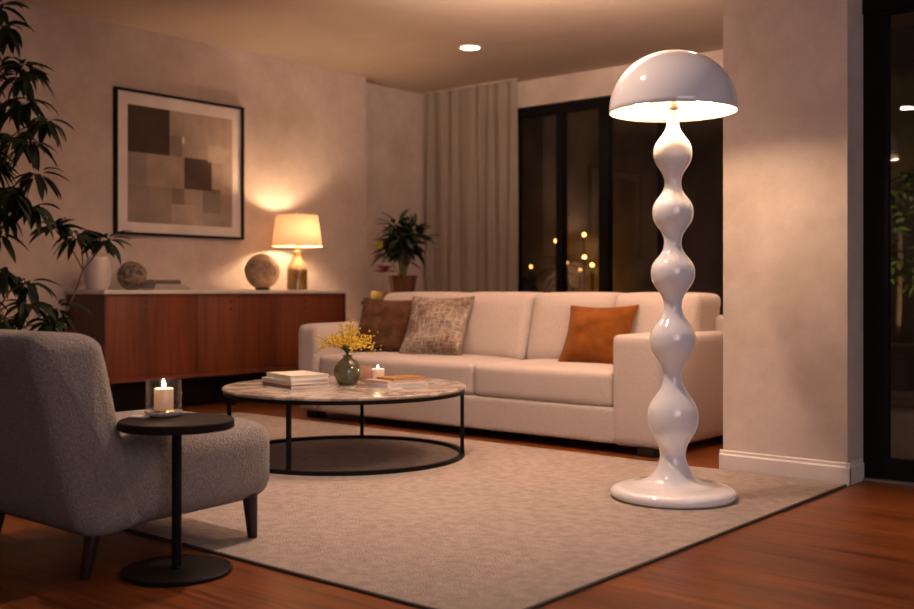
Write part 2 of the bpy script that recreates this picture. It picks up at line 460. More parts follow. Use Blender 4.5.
M['yellow'] = mat('yellow_bloom', (0.72, 0.50, 0.04), 0.7, (0.55, 0.34, 0.02), 30)
M['green_stem'] = mat('green_stem', (0.10, 0.12, 0.02), 0.6)
M['pink_glass'] = mat('peach_glass', (0.60, 0.36, 0.27), 0.2, (0.55, 0.32, 0.24))
M['concrete'] = mat('garden_render', (0.20, 0.14, 0.085), 0.9, (0.12, 0.085, 0.055), 1.5)
M['ground'] = mat('garden_paving', (0.14, 0.11, 0.09), 0.8, (0.09, 0.07, 0.055), 2)
M['lantern'] = emit('lantern_glow', (1.0, 0.42, 0.09), 22)
M['lantern_dim'] = emit('lantern_glow_dim', (1.0, 0.42, 0.09), 6)
M['bench_wood'] = wood('bench_timber', (0.10, 0.045, 0.02), (0.20, 0.10, 0.045), 'X')

# ------------------------------------------------------------------ the setting
H = 2.68
struct('floor', bm_box((-6.9, -7.1, -0.06), (3.1, 7.66, 0.0)), M['floor'], smooth=False)
struct('ceiling', bm_box((-6.9, -7.1, H), (3.1, 7.66, H + 0.1)), M['ceiling'], smooth=False)
struct('wall_left', bm_box((-6.9, -7.1, 0), (-6.52, 6.49, H)), M['wall'], smooth=False)
struct('wall_niche', bm_box((-6.9, 6.49, 0), (-6.67, 7.66, H)), M['wall'], smooth=False)
bm = bmesh.new()
box(bm, (-6.67, 7.5, 0), (-6.08, 7.66, H)); box(bm, (-6.08, 7.5, 2.45), (-2.6, 7.66, H))
struct('wall_back', bm, M['wall'], smooth=False)
bm = bmesh.new()
box(bm, (-2.19, 4.49, 0), (-1.62, 5.02, H)); box(bm, (-2.19, 5.02, 0), (-2.06, 5.75, H))
box(bm, (-2.60, 5.75, 0), (-2.06, 5.85, H)); box(bm, (-2.60, 5.85, 0), (-2.47, 7.66, H))
struct('wall_pillar', bm, M['wall'], smooth=False)
bm = bmesh.new()
box(bm, (-1.62, 4.66, 2.16), (0.7, 4.82, H)); box(bm, (0.7, 4.66, 0), (3.1, 4.82, H))
struct('wall_door', bm, M['wall'], smooth=False)
struct('wall_rear', bm_box((-6.52, -7.1, 0), (3.1, -7.0, H)), M['wall'], smooth=False)
struct('wall_right', bm_box((3.0, -7.0, 0), (3.1, 4.66, H)), M['wall'], smooth=False)

def skirting(bm, a, b, n, h=0.095, t=0.014):
    """baseboard profile from a to b along the wall, n = outward normal"""
    a, b, n = Vector((*a, 0)), Vector((*b, 0)), Vector((*n, 0))
    prof = [(0, 0), (t, 0), (t, h * .76), (t * .55, h * .84), (t * .5, h * .95), (t * .2, h), (0, h)]
    A = [bm.verts.new(a + n * p + Vector((0, 0, z))) for p, z in prof]; B = [bm.verts.new(b + n * p + Vector((0, 0, z))) for p, z in prof]
    k = len(prof)
    bm.faces.new(A); bm.faces.new(list(reversed(B)))
    for i in range(k): bm.faces.new((A[i], A[(i + 1) % k], B[(i + 1) % k], B[i]))
bm = bmesh.new(); skirting(bm, (-6.52, -6.98), (-6.52, 6.49), (1, 0)); struct('baseboard_left', bm, M['trim'], angle=20)
bm = bmesh.new(); skirting(bm, (-2.204, 4.49), (-1.606, 4.49), (0, -1)); skirting(bm, (-1.62, 4.477), (-1.62, 4.655), (1, 0)); struct('baseboard_pillar', bm, M['trim'], angle=20)
bm = bmesh.new(); skirting(bm, (-6.67, 6.5), (-6.67, 7.49), (1, 0)); struct('baseboard_niche', bm, M['trim'], angle=20)

# back window: black aluminium frame, four panes
win = bpy.data.objects.new('window_1', None); C.objects.link(win); win['kind'] = 'structure'
bm = bmesh.new()
y0, y1 = 7.53, 7.61
box(bm, (-6.08, y0, 2.37), (-2.6, y1, 2.45)); box(bm, (-6.08, y0, 0.0), (-2.6, y1, 0.09))
box(bm, (-6.08, y0, 0.09), (-6.00, y1, 2.37)); box(bm, (-2.68, y0, 0.09), (-2.6, y1, 2.37))
obj('window_frame', bm, M['black_frame'], win, smooth=False)
xs = [(-5.70, 0.07), (-5.205, 0.06), (-4.755, 0.09), (-4.22, 0.05), (-3.45, 0.06)]
for x, w in xs:
    obj('mullion', bm_box((x - w / 2, y0 - 0.005, 0.09), (x + w / 2, y1 - 0.002, 2.37)), M['black_frame'], win, smooth=False)
edges = [-6.00] + [x for x, w in xs] + [-2.68]; wd = [0] + [w for x, w in xs] + [0]
for i in range(len(edges) - 1):
    obj('pane', bm_box((edges[i] + wd[i] / 2, 7.565, 0.09), (edges[i + 1] - wd[i + 1] / 2, 7.575, 2.37)), M['glass'], win, smooth=False)

# sliding glass door on the right
door = bpy.data.objects.new('door_1', None); C.objects.link(door); door['kind'] = 'structure'
bm = bmesh.new(); y0, y1 = 4.67, 4.78
box(bm, (-1.62, y0, 2.04), (0.7, y1, 2.16)); box(bm, (-1.62, y0, 0.0), (0.7, y1, 0.03))
obj('door_frame', bm, M['black_frame'], door, smooth=False)
for x0, x1, dy in ((-1.62, -0.45, 0.0), (-0.53, 0.7, 0.045)):
    bm = bmesh.new(); a, b = y0 + 0.012 + dy, y0 + 0.052 + dy
    box(bm, (x0, a, 0.03), (x0 + 0.105, b, 2.04)); box(bm, (x1 - 0.09, a, 0.03), (x1, b, 2.04))
    box(bm, (x0 + 0.105, a, 0.03), (x1 - 0.09, b, 0.10)); box(bm, (x0 + 0.105, a, 2.03), (x1 - 0.09, b, 2.04))
    sf = obj('door_leaf', bm, M['black_frame'], door, smooth=False)
    obj('pane', bm_box((x0 + 0.105, (a + b) / 2 - 0.004, 0.10), (x1 - 0.09, (a + b) / 2 + 0.004, 2.03)), M['glass'], sf, smooth=False)
obj('threshold', bm_box((-1.60, 4.625, 0.0), (0.7, 4.67, 0.012), 0.003), mat('threshold_strip', (0.30, 0.26, 0.23), 0.4, metal=0.6), door)

# recessed ceiling light that is in view
t = thing('recessed_ceiling_light', 'small round lit downlight recessed in the ceiling above the sofa', 'ceiling light', (-5.1, 6.19, H))
obj('trim_ring', lathe([(0.094, 0.0), (0.094, -0.006), (0.085, -0.010), (0.072, -0.004), (0.072, 0.0)], 40), M['trim'], t)
obj('diffuser', lathe([(0.073, 0.0), (0.073, -0.005), (0.05, -0.007), (0, -0.008)], 40, cap=False), emit('downlight_lens', (1.0, 0.80, 0.56), 9), t)

# ------------------------------------------------------------------ rug
bm = bm_box((-5.68, 2.04, 0.0), (-1.62, 4.455, 0.009), 0.003, 2)
rug = obj('rug', bm, M['rug']); tag(rug, 'large beige wool pile rug under the coffee table and white lamp', 'rug')
bm = bmesh.new()
for a, b in (((-5.688, 2.030, 0), (-1.612, 2.041, 0.0078)), ((-5.688, 4.452, 0), (-1.612, 4.460, 0.0078)), ((-5.688, 2.041, 0), (-5.679, 4.452, 0.0078)), ((-1.621, 2.041, 0), (-1.610, 4.452, 0.0078))):
    box(bm, a, b)
eb = obj('edge_binding', bm, M['rug_edge'], rug, smooth=False); eb['label'] = 'thin dark edge binding'

# ------------------------------------------------------------------ sofa
SX0, SX1, SY0, SY1 = -5.24, -2.555, 4.57, 5.53
t = thing('sofa', 'long cream fabric three-seater sofa with wide block arms before the dark window', 'sofa', ((SX0 + SX1) / 2, (SY0 + SY1) / 2, 0))
ox, oy = t.location.x, t.location.y
def S(a, b, r, puff=(0, 0, 0), n=12):
    return cushion_box((a[0] - ox, a[1] - oy, a[2]), (b[0] - ox, b[1] - oy, b[2]), r, puff, n)
obj('base_frame', S((SX0 + .18, SY0 + .005, .048), (SX1 - .25, SY1 - .01, .235), .018), M['sofa'], t, angle=None)
obj('arm', S((SX0, SY0, .046), (SX0 + .20, SY1 - .12, .605), .045, (0.006, 0.004, 0.008)), M['sofa'], t, angle=None)
obj('arm', S((SX1 - .285, SY0, .046), (SX1, SY1 - .10, .602), .028, (0.004, 0.004, 0.006)), M['sofa'], t, angle=None)
obj('back_frame', S((SX0 + .01, SY1 - .20, .06), (SX1 - .01, SY1, .69), .04), M['sofa'], t, angle=None)
for a, b in ((SX0 + .20, -3.76), (-3.76, SX1 - .285)):
    obj('seat_cushion', S((a + .003, SY0 + .01, .232), (b - .003, SY0 + .76, .412), .030, (0.0, 0.008, 0.018), 16), M['sofa'], t, angle=None)
bx = [SX0 + .21, -4.38, -3.755, -3.19, -2.645]
for i in range(4):
    bmc = S((bx[i] + .004, SY0 + .50, .40), (bx[i + 1] - .004, SY1 - .17, .806), .045, (0.003, 0.035, 0.012), 16)
    for v in bmc.verts:                                   # leaning back a little
        v.co.y += (v.co.z - .40) * 0.26 - 0.02
    obj('back_cushion', bmc, M['sofa'], t, angle=None)
for x, y in ((SX0 + .09, SY0 + .10), (SX1 - .10, SY0 + .06), (SX0 + .09, SY1 - .12), (SX1 - .10, SY1 - .10), (-3.85, SY0 + .2)):
    obj('leg', bm_box((x - .045 - ox, y - .045 - oy, 0), (x + .045 - ox, y + .045 - oy, .075), .004), M['sofa_leg'], t)

# cushions on the sofa
def pillow_bm(w, h, th, seed, n=26, wr=0.010, pinch=0.10):
    bm = bmesh.new(); g = {}
    def pos(u, v, s):
        x = w / 2 * u * (1 - pinch * (1 - v * v)); z = h / 2 * v * (1 - pinch * (1 - u * u))
        k = max(0.0, (1 - abs(u) ** 2.6) * (1 - abs(v) ** 2.6)) ** 0.62
        nz = noise.noise(Vector((u * 1.7 + seed, v * 1.7, s * 3.0))) * wr * 2.2 + noise.noise(Vector((u * 4 + seed, v * 3.3, s))) * wr
        y = s * (th / 2 * k + nz * min(1, k * 2)) + 0.004 * s
        return (x, y, z + h / 2 * (1 - 0))
    for s in (-1, 1):
        for i in range(n + 1):
            for j in range(n + 1):
                g[s, i, j] = bm.verts.new(pos(2 * i / n - 1, 2 * j / n - 1, s))
        for i in range(n):
            for j in range(n):
                bm.faces.new((g[s, i, j], g[s, i + 1, j], g[s, i + 1, j + 1], g[s, i, j + 1]))
    rim = [(i, 0) for i in range(n)] + [(n, j) for j in range(n)] + [(i, n) for i in range(n, 0, -1)] + [(0, j) for j in range(n, 0, -1)]
    for k in range(len(rim)):
        a, b = rim[k], rim[(k + 1) % len(rim)]
        bm.faces.new((g[-1, *a], g[-1, *b], g[1, *b], g[1, *a]))
    path = [(g[-1, *p].co + g[1, *p].co) / 2 for p in rim]
    return bm, path
def pillow(label, loc, rx, ry, rz, w, h, th, m, seed, wr=0.010):
    bm, path = pillow_bm(w, h, th, seed, wr=wr)
    o = obj('throw_pillow', bm, m, angle=None, loc=loc, rot=(R(rx), R(ry), R(rz)))
    tag(o, label, 'cushion', 'throw pillows on the sofa')
    obj('piping', tube(bmesh.new(), path, 0.006, 6, closed=True), m, o, angle=None)
pillow('dark brown velvet throw pillow at the left end of the cream sofa', (-4.83, 4.915, 0.420), -24, 1, 10, .45, .385, .15, M['brown_velvet'], 3.1, 0.016)
pillow('mottled grey-beige woven throw pillow beside the brown velvet one', (-4.34, 4.87, 0.420), -26, 0, 12, .445, .41, .14, M['weave'], 7.7)
pillow('rust orange velvet throw pillow at the right end of the cream sofa', (-3.16, 4.88, 0.420), -30, -1, 8, .41, .37, .14, M['rust_velvet'], 12.3, 0.008)

# ------------------------------------------------------------------ mushroom floor lamp
LX, LY = -2.038, 3.737
t = thing('floor_lamp', 'tall glossy white floor lamp with wavy bubble column and mushroom dome shade', 'floor lamp', (LX, LY, 0.009))
px = 0.00402
def zz(y): return 0.82 + (290 - y) * px - 0.009
base = [(0.0, 0.0), (0.236, 0.0), (0.248, 0.005), (0.2545, 0.016), (0.2535, 0.027), (0.247, 0.036), (0.234, 0.043), (0.214, 0.048), (0.185, 0.0515), (0.155, 0.0545)]
obj('base', lathe([(r * .975, z) for r, z in base + [(0.12, 0.058), (0.0, 0.058)]], 72), M['white_gloss'], t, angle=50)
knots = [(13.0, 451), (25.9, 413), (9.6, 371.5), (23.2, 337), (9.0, 303), (22.3, 270.5), (8.8, 241), (20.8, 211), (8.5, 182), (19.6, 153), (5.9, 121)]
col = [(33, 476.2), (26, 473.2), (20.5, 468.5), (16.4, 462), (14.0, 456)]
for (ra, ya), (rb, yb) in zip(knots[:-1], knots[1:]):
    lo_, hi_ = min(ra, rb), max(ra, rb)
    for q in range(8):
        tt = q / 8 if rb > ra else 1 - q / 8
        w_ = 0.5 - 0.5 * math.cos(PI * tt); w_ = (0.55 * w_ + 0.45 * (3 * w_ * w_ - 2 * w_ ** 3)) ** 0.93
        col.append((lo_ + (hi_ - lo_) * w_, ya + (yb - ya) * q / 8))
col += [(5.8, 121), (5.6, 115), (5.6, 109)]
pr = [(p.x, p.y) for p in spline([(r * px * .968, zz(y)) for r, y in [(52, 480.5), (42, 478.6)] + col], 3)]
obj('column', lathe(pr, 64), M['white_gloss'], t, angle=None)
zr, rr_, hh = zz(112), 0.251, 0.240
dome = []
for i in range(25):
    a = PI / 2 * i / 24
    dome.append((rr_ * max(0, math.cos(a)) ** (2 / 2.12), zr + hh * math.sin(a) ** (2 / 2.12)))
dome[-1] = (0, zr + hh)
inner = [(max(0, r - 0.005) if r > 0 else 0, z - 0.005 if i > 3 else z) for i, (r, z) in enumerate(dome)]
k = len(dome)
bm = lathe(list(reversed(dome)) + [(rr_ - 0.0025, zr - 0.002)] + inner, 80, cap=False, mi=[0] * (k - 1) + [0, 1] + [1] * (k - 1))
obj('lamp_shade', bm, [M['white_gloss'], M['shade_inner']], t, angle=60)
obj('finial', lathe([(0.0, zr + hh + .010), (0.005, zr + hh + .008), (0.006, zr + hh + .002), (0.008, zr + hh - .001)], 16), M['white_gloss'], t)
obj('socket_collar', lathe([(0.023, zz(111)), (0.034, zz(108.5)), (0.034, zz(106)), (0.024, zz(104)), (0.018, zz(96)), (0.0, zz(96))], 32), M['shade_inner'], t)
bm = bmesh.new(); tube(bm, [(-0.12, 0, zz(99)), (0.12, 0, zz(99))], 0.007, 8); tube(bm, [(0, 0, zz(100)), (0, 0, zr + hh - .004)], 0.007, 8)
o = obj('bulb_bracket', bm, M['shade_inner'], t); o.rotation_euler = (0, 0, R(40))
for s in (-1, 1):
    b = lathe([(0, -.034), (.016, -.031), (.028, -.018), (.032, 0), (.027, .017), (.016, .028), (.012, .040), (0, .042)], 24)
    ca, sa = math.cos(R(40)), math.sin(R(40))
    obj('bulb', b, M['bulb'], t, loc=(s * .125 * ca, s * .125 * sa, zz(101)))

# ------------------------------------------------------------------ sideboard
t = thing('sideboard', 'low teak sideboard with pale stone top against the left wall', 'sideboard', (-6.28, 4.73, 0))
ox, oy = t.location.x, t.location.y
bm = bmesh.new()
box(bm, (-6.505 - ox, 3.67 - oy, .232), (-6.07 - ox, 5.79 - oy, .255)); box(bm, (-6.505 - ox, 3.69 - oy, .785), (-6.07 - ox, 5.77 - oy, .803))
box(bm, (-6.505 - ox, 3.69 - oy, .255), (-6.49 - ox, 5.77 - oy, .785)); box(bm, (-6.07 - ox, 3.67 - oy, .228), (-6.048 - ox, 5.79 - oy, .258))
obj('carcass', bm, M['teak'], t, smooth=False)
for a, b in ((3.67, 3.69), (5.77, 5.79)):
    obj('end_panel', bm_box((-6.505 - ox, a - oy, .232), (-6.045 - ox, b - oy, .803)), M['teak_dark'] if a < 4 else M['teak'], t, smooth=False)
obj('stone_top', bm_box((-6.51 - ox, 3.66 - oy, .803), (-6.03 - ox, 5.80 - oy, .830), .003), M['stone_top'], t)
for a, b in ((3.692, 4.385), (4.388, 5.075), (5.078, 5.768)):
    d = obj('cabinet_door', bm_box((-6.07 - ox, a - oy, .260), (-6.05 - ox, b - oy, .801), .0015), M['teak'], t)
    m_ = (a + b) / 2 - .06 - oy
    for z in (.748, .698):
        kh = lathe([(0, 0), (.009, 0), (.009, .003), (.004, .004), (0, .001)], 14); bmesh.ops.rotate(kh, verts=kh.verts, cent=(0, 0, 0), matrix=Matrix.Rotation(PI / 2, 3, 'Y'))
        bmesh.ops.translate(kh, verts=kh.verts, vec=(-6.0502 - ox, m_, z)); obj('keyhole', kh, M['keyhole'], d)
for a, b in ((3.80, 4.742), (4.748, 5.69)):
    obj('plinth', bm_box((-6.49 - ox, a - oy, .02), (-6.33 - ox, b - oy, .232)), M['plinth'], t, smooth=False)
for x in (-6.12,):
    for y in (3.80, 4.745, 5.68):
        obj('leg', bm_box((x - .012 - ox, y - .012 - oy, 0), (x + .012 - ox, y + .012 - oy, .233)), M['black_metal'], t, smooth=False)
ST = 0.830

# things on the sideboard
t = thing('table_lamp', 'lit table lamp with cream drum shade and olive bottle base on the sideboard', 'table lamp', (-6.25, 5.462, ST))
obj('bottle_base', lathe([(0, 0), (.076, 0), (.080, .004), (.080, .150), (.077, .158)], 40, cap=False), M['amber'], t)
obj('bottle_neck', lathe([(p.x, p.y) for p in spline([(.077, .158), (.072, .176), (.058, .205), (.042, .235), (.033, .258), (.031, .285), (.036, .296), (.036, .302), (.022, .306)], 4)] + [(0, .306)], 40), M['beige_glaze'], t, angle=60)
obj('stem', lathe([(.010, .306), (.010, .36), (.016, .36), (.016, .40), (0, .40)], 20), M['brass'], t)
o = obj('lamp_shade', lathe([(.197, .339), (.163, .580)], 56, cap=False), M['lampshade'], t)
bm = bmesh.new()
for k in range(3):
    a = 2 * PI * k / 3; tube(bm, [(0.012 * math.cos(a), 0.012 * math.sin(a), .565), (.164 * math.cos(a), .164 * math.sin(a), .572)], .002, 6)
tube(bm, [(0, 0, .395), (0, 0, .60)], .003, 6)
obj('shade_spider', bm, M['brass'], t)
obj('finial', lathe([(.004, .585), (.008, .592), (.010, .602), (.006, .612), (0, .615)], 16), M['brass'], t)
obj('bulb', lathe([(0, -.042), (.026, -.036), (.040, -.012), (.040, .012), (.026, .034), (0, .042)], 20), M['small_bulb'], t, loc=(0.048, 0, .455))

bm = bmesh.new(); bmesh.ops.create_uvsphere(bm, u_segments=40, v_segments=24, radius=.133)
for v in bm.verts: v.co *= 1 + 0.02 * noise.noise(v.co * 12); v.co.z += .142
t = obj('stone_sphere', bm, M['stone_ball'], loc=(-6.27, 5.135, ST)); tag(t, 'large round sandy stone ball standing beside the table lamp', 'decorative ball')
obj('stand', lathe([(0, 0), (.055, 0), (.058, .004), (.052, .016), (0, .016)], 32), M['black_wood'], t)
bm = bmesh.new(); bmesh.ops.create_uvsphere(bm, u_segments=40, v_segments=24, radius=.098)
for v in bm.verts: v.co *= 1 + 0.035 * noise.noise(v.co * 22); v.co.z += .0955
o = obj('clay_sphere', bm, M['rough_ball'], loc=(-6.27, 4.015, ST)); tag(o, 'small dark mottled clay ball standing beside the white vase', 'decorative ball')
o = obj('ceramic_vase', lathe([(p.x, p.y) for p in spline([(.045, 0), (.060, .004), (.078, .05), (.086, .10), (.083, .15), (.072, .195), (.064, .212), (.066, .220)], 5)] + [(.060, .219), (.058, .20), (.07, .12), (0, .10)], 40, cap=False), M['ceramic'], loc=(-6.25, 3.745, ST))
tag(o, 'white egg-shaped ceramic vase at the left end of the sideboard', 'vase')

def book(label, loc, rz, w, d, h, cover, group, lift=0.0, nm='book'):
    """w along the spine, d across; spine on the -y side"""
    t = thing(nm, label, 'book', loc, R(rz), group)
    bm = bmesh.new(); c = .0022
    box(bm, (-w / 2, -d / 2, 0), (w / 2, d / 2, c)); box(bm, (-w / 2, -d / 2, h - c), (w / 2, d / 2, h)); box(bm, (-w / 2, -d / 2, c), (w / 2, -d / 2 + c, h - c))
    obj('cover', bm, cover, t, smooth=False)
    obj('pages', bm_box((-w / 2 + .004, -d / 2 + c, c), (w / 2 - .004, d / 2 - .004, h - c)), M['paper'], t, smooth=False)
    return t
def cov(n, c): return mat(n, c, 0.5, tuple(x * .92 for x in c), 12)
book('wide pale grey book at the bottom of the sideboard stack', (-6.24, 4.255, ST), 84, .27, .20, .022, cov('grey_cover', (.36, .32, .29)), 'books on the sideboard')
book('thin beige book in the middle of the sideboard stack', (-6.24, 4.245, ST + .022), 90, .25, .18, .018, cov('tan_cover', (.42, .35, .28)), 'books on the sideboard')
book('small dark book on top of the sideboard stack', (-6.24, 4.235, ST + .040), 88, .20, .14, .028, cov('umber_cover', (.13, .09, .075)), 'books on the sideboard')

# ------------------------------------------------------------------ framed picture
t = thing('framed_picture', 'large black-framed abstract picture of brown and beige patches on the left wall', 'picture', (-6.52, 4.58, 1.727))
W_, H_ = 1.11, 1.02
bm = bmesh.new(); fw = .018
box(bm, (0, -W_ / 2, -H_ / 2), (.035, -W_ / 2 + fw, H_ / 2)); box(bm, (0, W_ / 2 - fw, -H_ / 2), (.035, W_ / 2, H_ / 2))
box(bm, (0, -W_ / 2 + fw, H_ / 2 - fw), (.035, W_ / 2 - fw, H_ / 2)); box(bm, (0, -W_ / 2 + fw, -H_ / 2), (.035, W_ / 2 - fw, -H_ / 2 + fw))
obj('frame', bm, M['black_frame'], t, smooth=False)
obj('mount', bm_box((.002, -W_ / 2 + fw, -H_ / 2 + fw), (.014, W_ / 2 - fw, H_ / 2 - fw)), M['mount'], t, smooth=False)
cells = [(0, .38, 0, .40, (.060, .040, .028)), (.38, .52, 0, .22, (.37, .30, .24)), (.52, .75, 0, .28, (.42, .34, .275)), (.75, 1, 0, .27, (.44, .34, .27)),
         (.38, .50, .22, .40, (.255, .205, .165)), (.50, .75, .28, .40, (.39, .31, .25)), (.75, 1, .27, .42, (.50, .40, .31)),
         (0, .17, .40, .68, (.27, .22, .195)), (.17, .52, .40, .68, (.37, .29, .225)), (.52, .79, .40, .68, (.085, .055, .040)), (.79, 1, .42, .70, (.45, .355, .28)), (.75, .79, .40, .42, (.45, .355, .28)),
         (0, .20, .68, 1, (.255, .205, .175)), (.20, .40, .68, 1, (.30, .24, .20)), (.40, .52, .68, .82, (.22, .165, .125)), (.52, .70, .68, .82, (.36, .29, .24)),
         (.40, .70, .82, 1, (.43, .35, .29)), (.70, .88, .68, .88, (.25, .205, .165)), (.88, 1, .70, .88, (.34, .27, .22)), (.79, .88, .66, .70, (.2, .16, .13)), (.70, 1, .88, 1, (.34, .28, .235))]
bm = bmesh.new(); mats = []
aw, ah = .905, .825; ay, az = -.45, .405
def art_mat(i, c):
    return mat('art_wash', tuple(x * 1.08 for x in c), .9, tuple(x * .72 for x in c), 5 + i % 3, detail=7, contrast=(.25, .7))
for i, (u0, u1, v0, v1, c) in enumerate(cells):
    mats.append(art_mat(i, c)); q = .0145 + .00002 * i
    f = bm.faces.new([bm.verts.new((q, ay + aw * u, az - ah * v)) for u, v in ((u0, v1), (u1, v1), (u1, v0), (u0, v0))]); f.material_index = i
obj('artwork', bm, mats, t, smooth=False)

# ------------------------------------------------------------------ curtain
t = thing('curtain', 'sheer grey-beige pleated curtain hanging at the left of the window', 'curtain', (-6.08, 7.36, 0))
bm = bmesh.new(); n, x0, x1, zt = 260, -.555,   .545, 2.668; rows = []
zs = [0.015, .4, .8, 1.2, 1.6, 2.0, 2.35, 2.56, zt]
for i in range(n + 1):
    u = i / n; x = x0 + (x1 - x0) * u
    ph = u * 8.0 * 2 * PI + 1.6 * math.sin(u * 8.3) + .7 * math.sin(u * 19)
    col_ = []
    for z in zs:
        a = .026 * (0.75 + .35 * math.sin(u * 21 + 1)) * (1.0 - .12 * z / zt)
        y = a * (math.sin(ph) + .25 * math.sin(2 * ph + .6)) + .008 * math.sin(z * 2.1 + u * 30)
        col_.append(bm.verts.new((x + .012 * math.cos(ph) * (1 - .3 * z / zt), y, z)))
    rows.append(col_)
for i in range(n):
    for j in range(len(zs) - 1): bm.faces.new((rows[i][j], rows[i + 1][j], rows[i + 1][j + 1], rows[i][j + 1]))
obj('drape', bm, M['curtain'], t, angle=None)
obj('curtain_track', bm_box((-.57, -.012, 2.668), (.555, .012, H), .003), M['ceiling'], t)

# ------------------------------------------------------------------ potted plant behind the sofa
t = thing('console_table', 'small round dark table behind the left end of the sofa', 'table', (-5.66, 6.0, 0))
obj('table_top', lathe([(0, .715), (.285, .715), (.30, .72), (.30, .738), (.29, .742), (0, .742)], 48), M['black_wood'], t)
obj('pole', lathe([(.03, .02), (.025, .1), (.025, .715)], 24), M['black_wood'], t)
obj('base', lathe([(0, 0), (.19, 0), (.19, .014), (.03, .024), (0, .024)], 40), M['black_wood'], t)
rng = random.Random(5)
t = thing('potted_plant', 'leafy dark green plant in a tapered brown pot behind the sofa', 'plant', (-5.60, 5.97, .742))
obj('pot', lathe([(0, 0), (.075, 0), (.080, .006), (.112, .185), (.116, .19), (.116, .20), (.108, .20), (.100, .17), (0, .17)], 8), M['copper_pot'], t, angle=20)
obj('soil', lathe([(0, .172), (.100, .172), (.09, .180), (0, .186)], 24), M['soil'], t)
sb, fb = bmesh.new(), bmesh.new()
for k in range(16):
    az = 2 * PI * k / 16 + rng.uniform(-.2, .2); out = rng.uniform(.05, .17); hz = rng.uniform(.08, .33) * (1.15 - out * 1.6) + .22
    top = Vector((out * math.cos(az), out * math.sin(az), hz + .04))
    pts = spline([(.02 * math.cos(az), .02 * math.sin(az), .18), (top.x * .45, top.y * .45, .18 + (hz - .18) * .6), top], 4)
    tube(sb, pts, .0035, 5)
    whorl(fb, top, rng.randint(8, 11), .165, .046, rng, (math.cos(az) * .5, math.sin(az) * .5, 1), .6, -15, 60)
for k in range(5):
    whorl(fb, (rng.uniform(-.06, .06), rng.uniform(-.06, .06), .31 + .048 * k), 9, .155, .048, rng, (0, 0, 1), .6, -10, 60)
obj('stems', sb, M['green_stem'], t); obj('foliage', fb, M['leaf2'], t, angle=None)
bm = bmesh.new()
for k in range(9):
    a = 2 * PI * k / 9; leaf(bm, (-.095, -.10, .225), (math.cos(a), math.sin(a), 1.1 if k % 2 else .3), .10, .07, .5, 0)
o = obj('bloom', bm, mat('rose_petal', (.48, .13, .11), .6, (.36, .08, .07)), t, angle=None); o['label'] = 'dusky pink flower low in the foliage'
bm = bmesh.new(); 
leaf(bm, (-.075, -.17, .40), (.1, -.35, 1), .085, .055, .4, 0.0)
o = obj('yellow_leaf', bm, mat('yellowed_leaf', (.50, .40, .04), .6, (.40, .30, .03)), t, angle=None); o['label'] = 'single yellowed leaf'
bm = lathe([(p.x, p.y) for p in spline([(.030, 0), (.055, .012), (.066, .04), (.064, .066), (.058, .078)], 5)] + [(.052, .076), (.058, .04), (0, .02)], 32, cap=False)
o = obj('ceramic_bowl', bm, mat('mustard_glaze', (.55, .36, .10), .4, (.44, .28, .07)), loc=(-5.82, 5.94, .742)); tag(o, 'small mustard yellow bowl behind the left corner of the sofa', 'bowl')

# ------------------------------------------------------------------ tall indoor tree on the left
rng = random.Random(11)
t = thing('indoor_tree', 'tall dark indoor tree with drooping pointed leaves left of the sideboard', 'plant', (-5.42, 2.66, 0.009))
bx_, by_ = t.location.x, t.location.y
obj('pot', lathe([(0, 0), (.15, 0), (.16, .01), (.20, .34), (.205, .36), (.19, .36), (.18, .32), (0, .32)], 40), M['dark_pot'], t)
obj('soil', lathe([(0, .325), (.182, .325), (.1, .335), (0, .338)], 24), M['soil'], t)
tb, fb = bmesh.new(), bmesh.new()
def loc3(x, y, z): return Vector((x - bx_, y - by_, z))
trunk = spline([(0, 0, .32), (.02, -.05, .9), (-.03, -.02, 1.5), (.02, -.06, 2.1), (0, -.02, 2.5)], 8)
tube(tb, trunk, [.022 - .012 * i / (len(trunk) - 1) for i in range(len(trunk))], 8)
def along(z): return min(trunk, key=lambda p: abs(p.z - z))
def lateral(p, du, dv): return p + Vector((0.764, 0.645, 0)) * du + Vector((-0.645, 0.764, 0)) * dv
tips = []
for z, du in ((2.30, .02), (2.18, .08), (2.02, .10), (1.93, .20), (1.80, .02), (1.80, .16), (1.72, .24), (1.62, .10), (1.58, .22), (1.46, .05), (1.44, .18), (1.34, .00), (1.32, .14), (1.22, .04), (1.26, .20), (1.12, -.04),
             (.93, .00), (.86, .08), (.78, .00), (.74, .14), (.66, .04), (.64, .20), (1.5, -.12), (1.8, -.12), (1.2, -.12), (2.1, -.12), (.8, -.12), (1.68, -.02), (1.9, -.02), (1.55, -.06), (1.38, -.06), (1.28, -.1), (2.38, -.05), (1.0, -.08), (.7, -.06)):
    st = along(max(.5, z - .22)); tip = lateral(Vector((0, 0, z)), du, rng.uniform(-.22, .22))
    mid = (Vector(st) + tip) / 2 + Vector((0, 0, .05))
    tube(tb, spline([st, mid, tip], 5), [.006 - .004 * i / 10 for i in range(11)], 5)
    whorl(fb, tip, 19, .165, .042, rng, (0, 0, 1), 1.15, -55, 35)
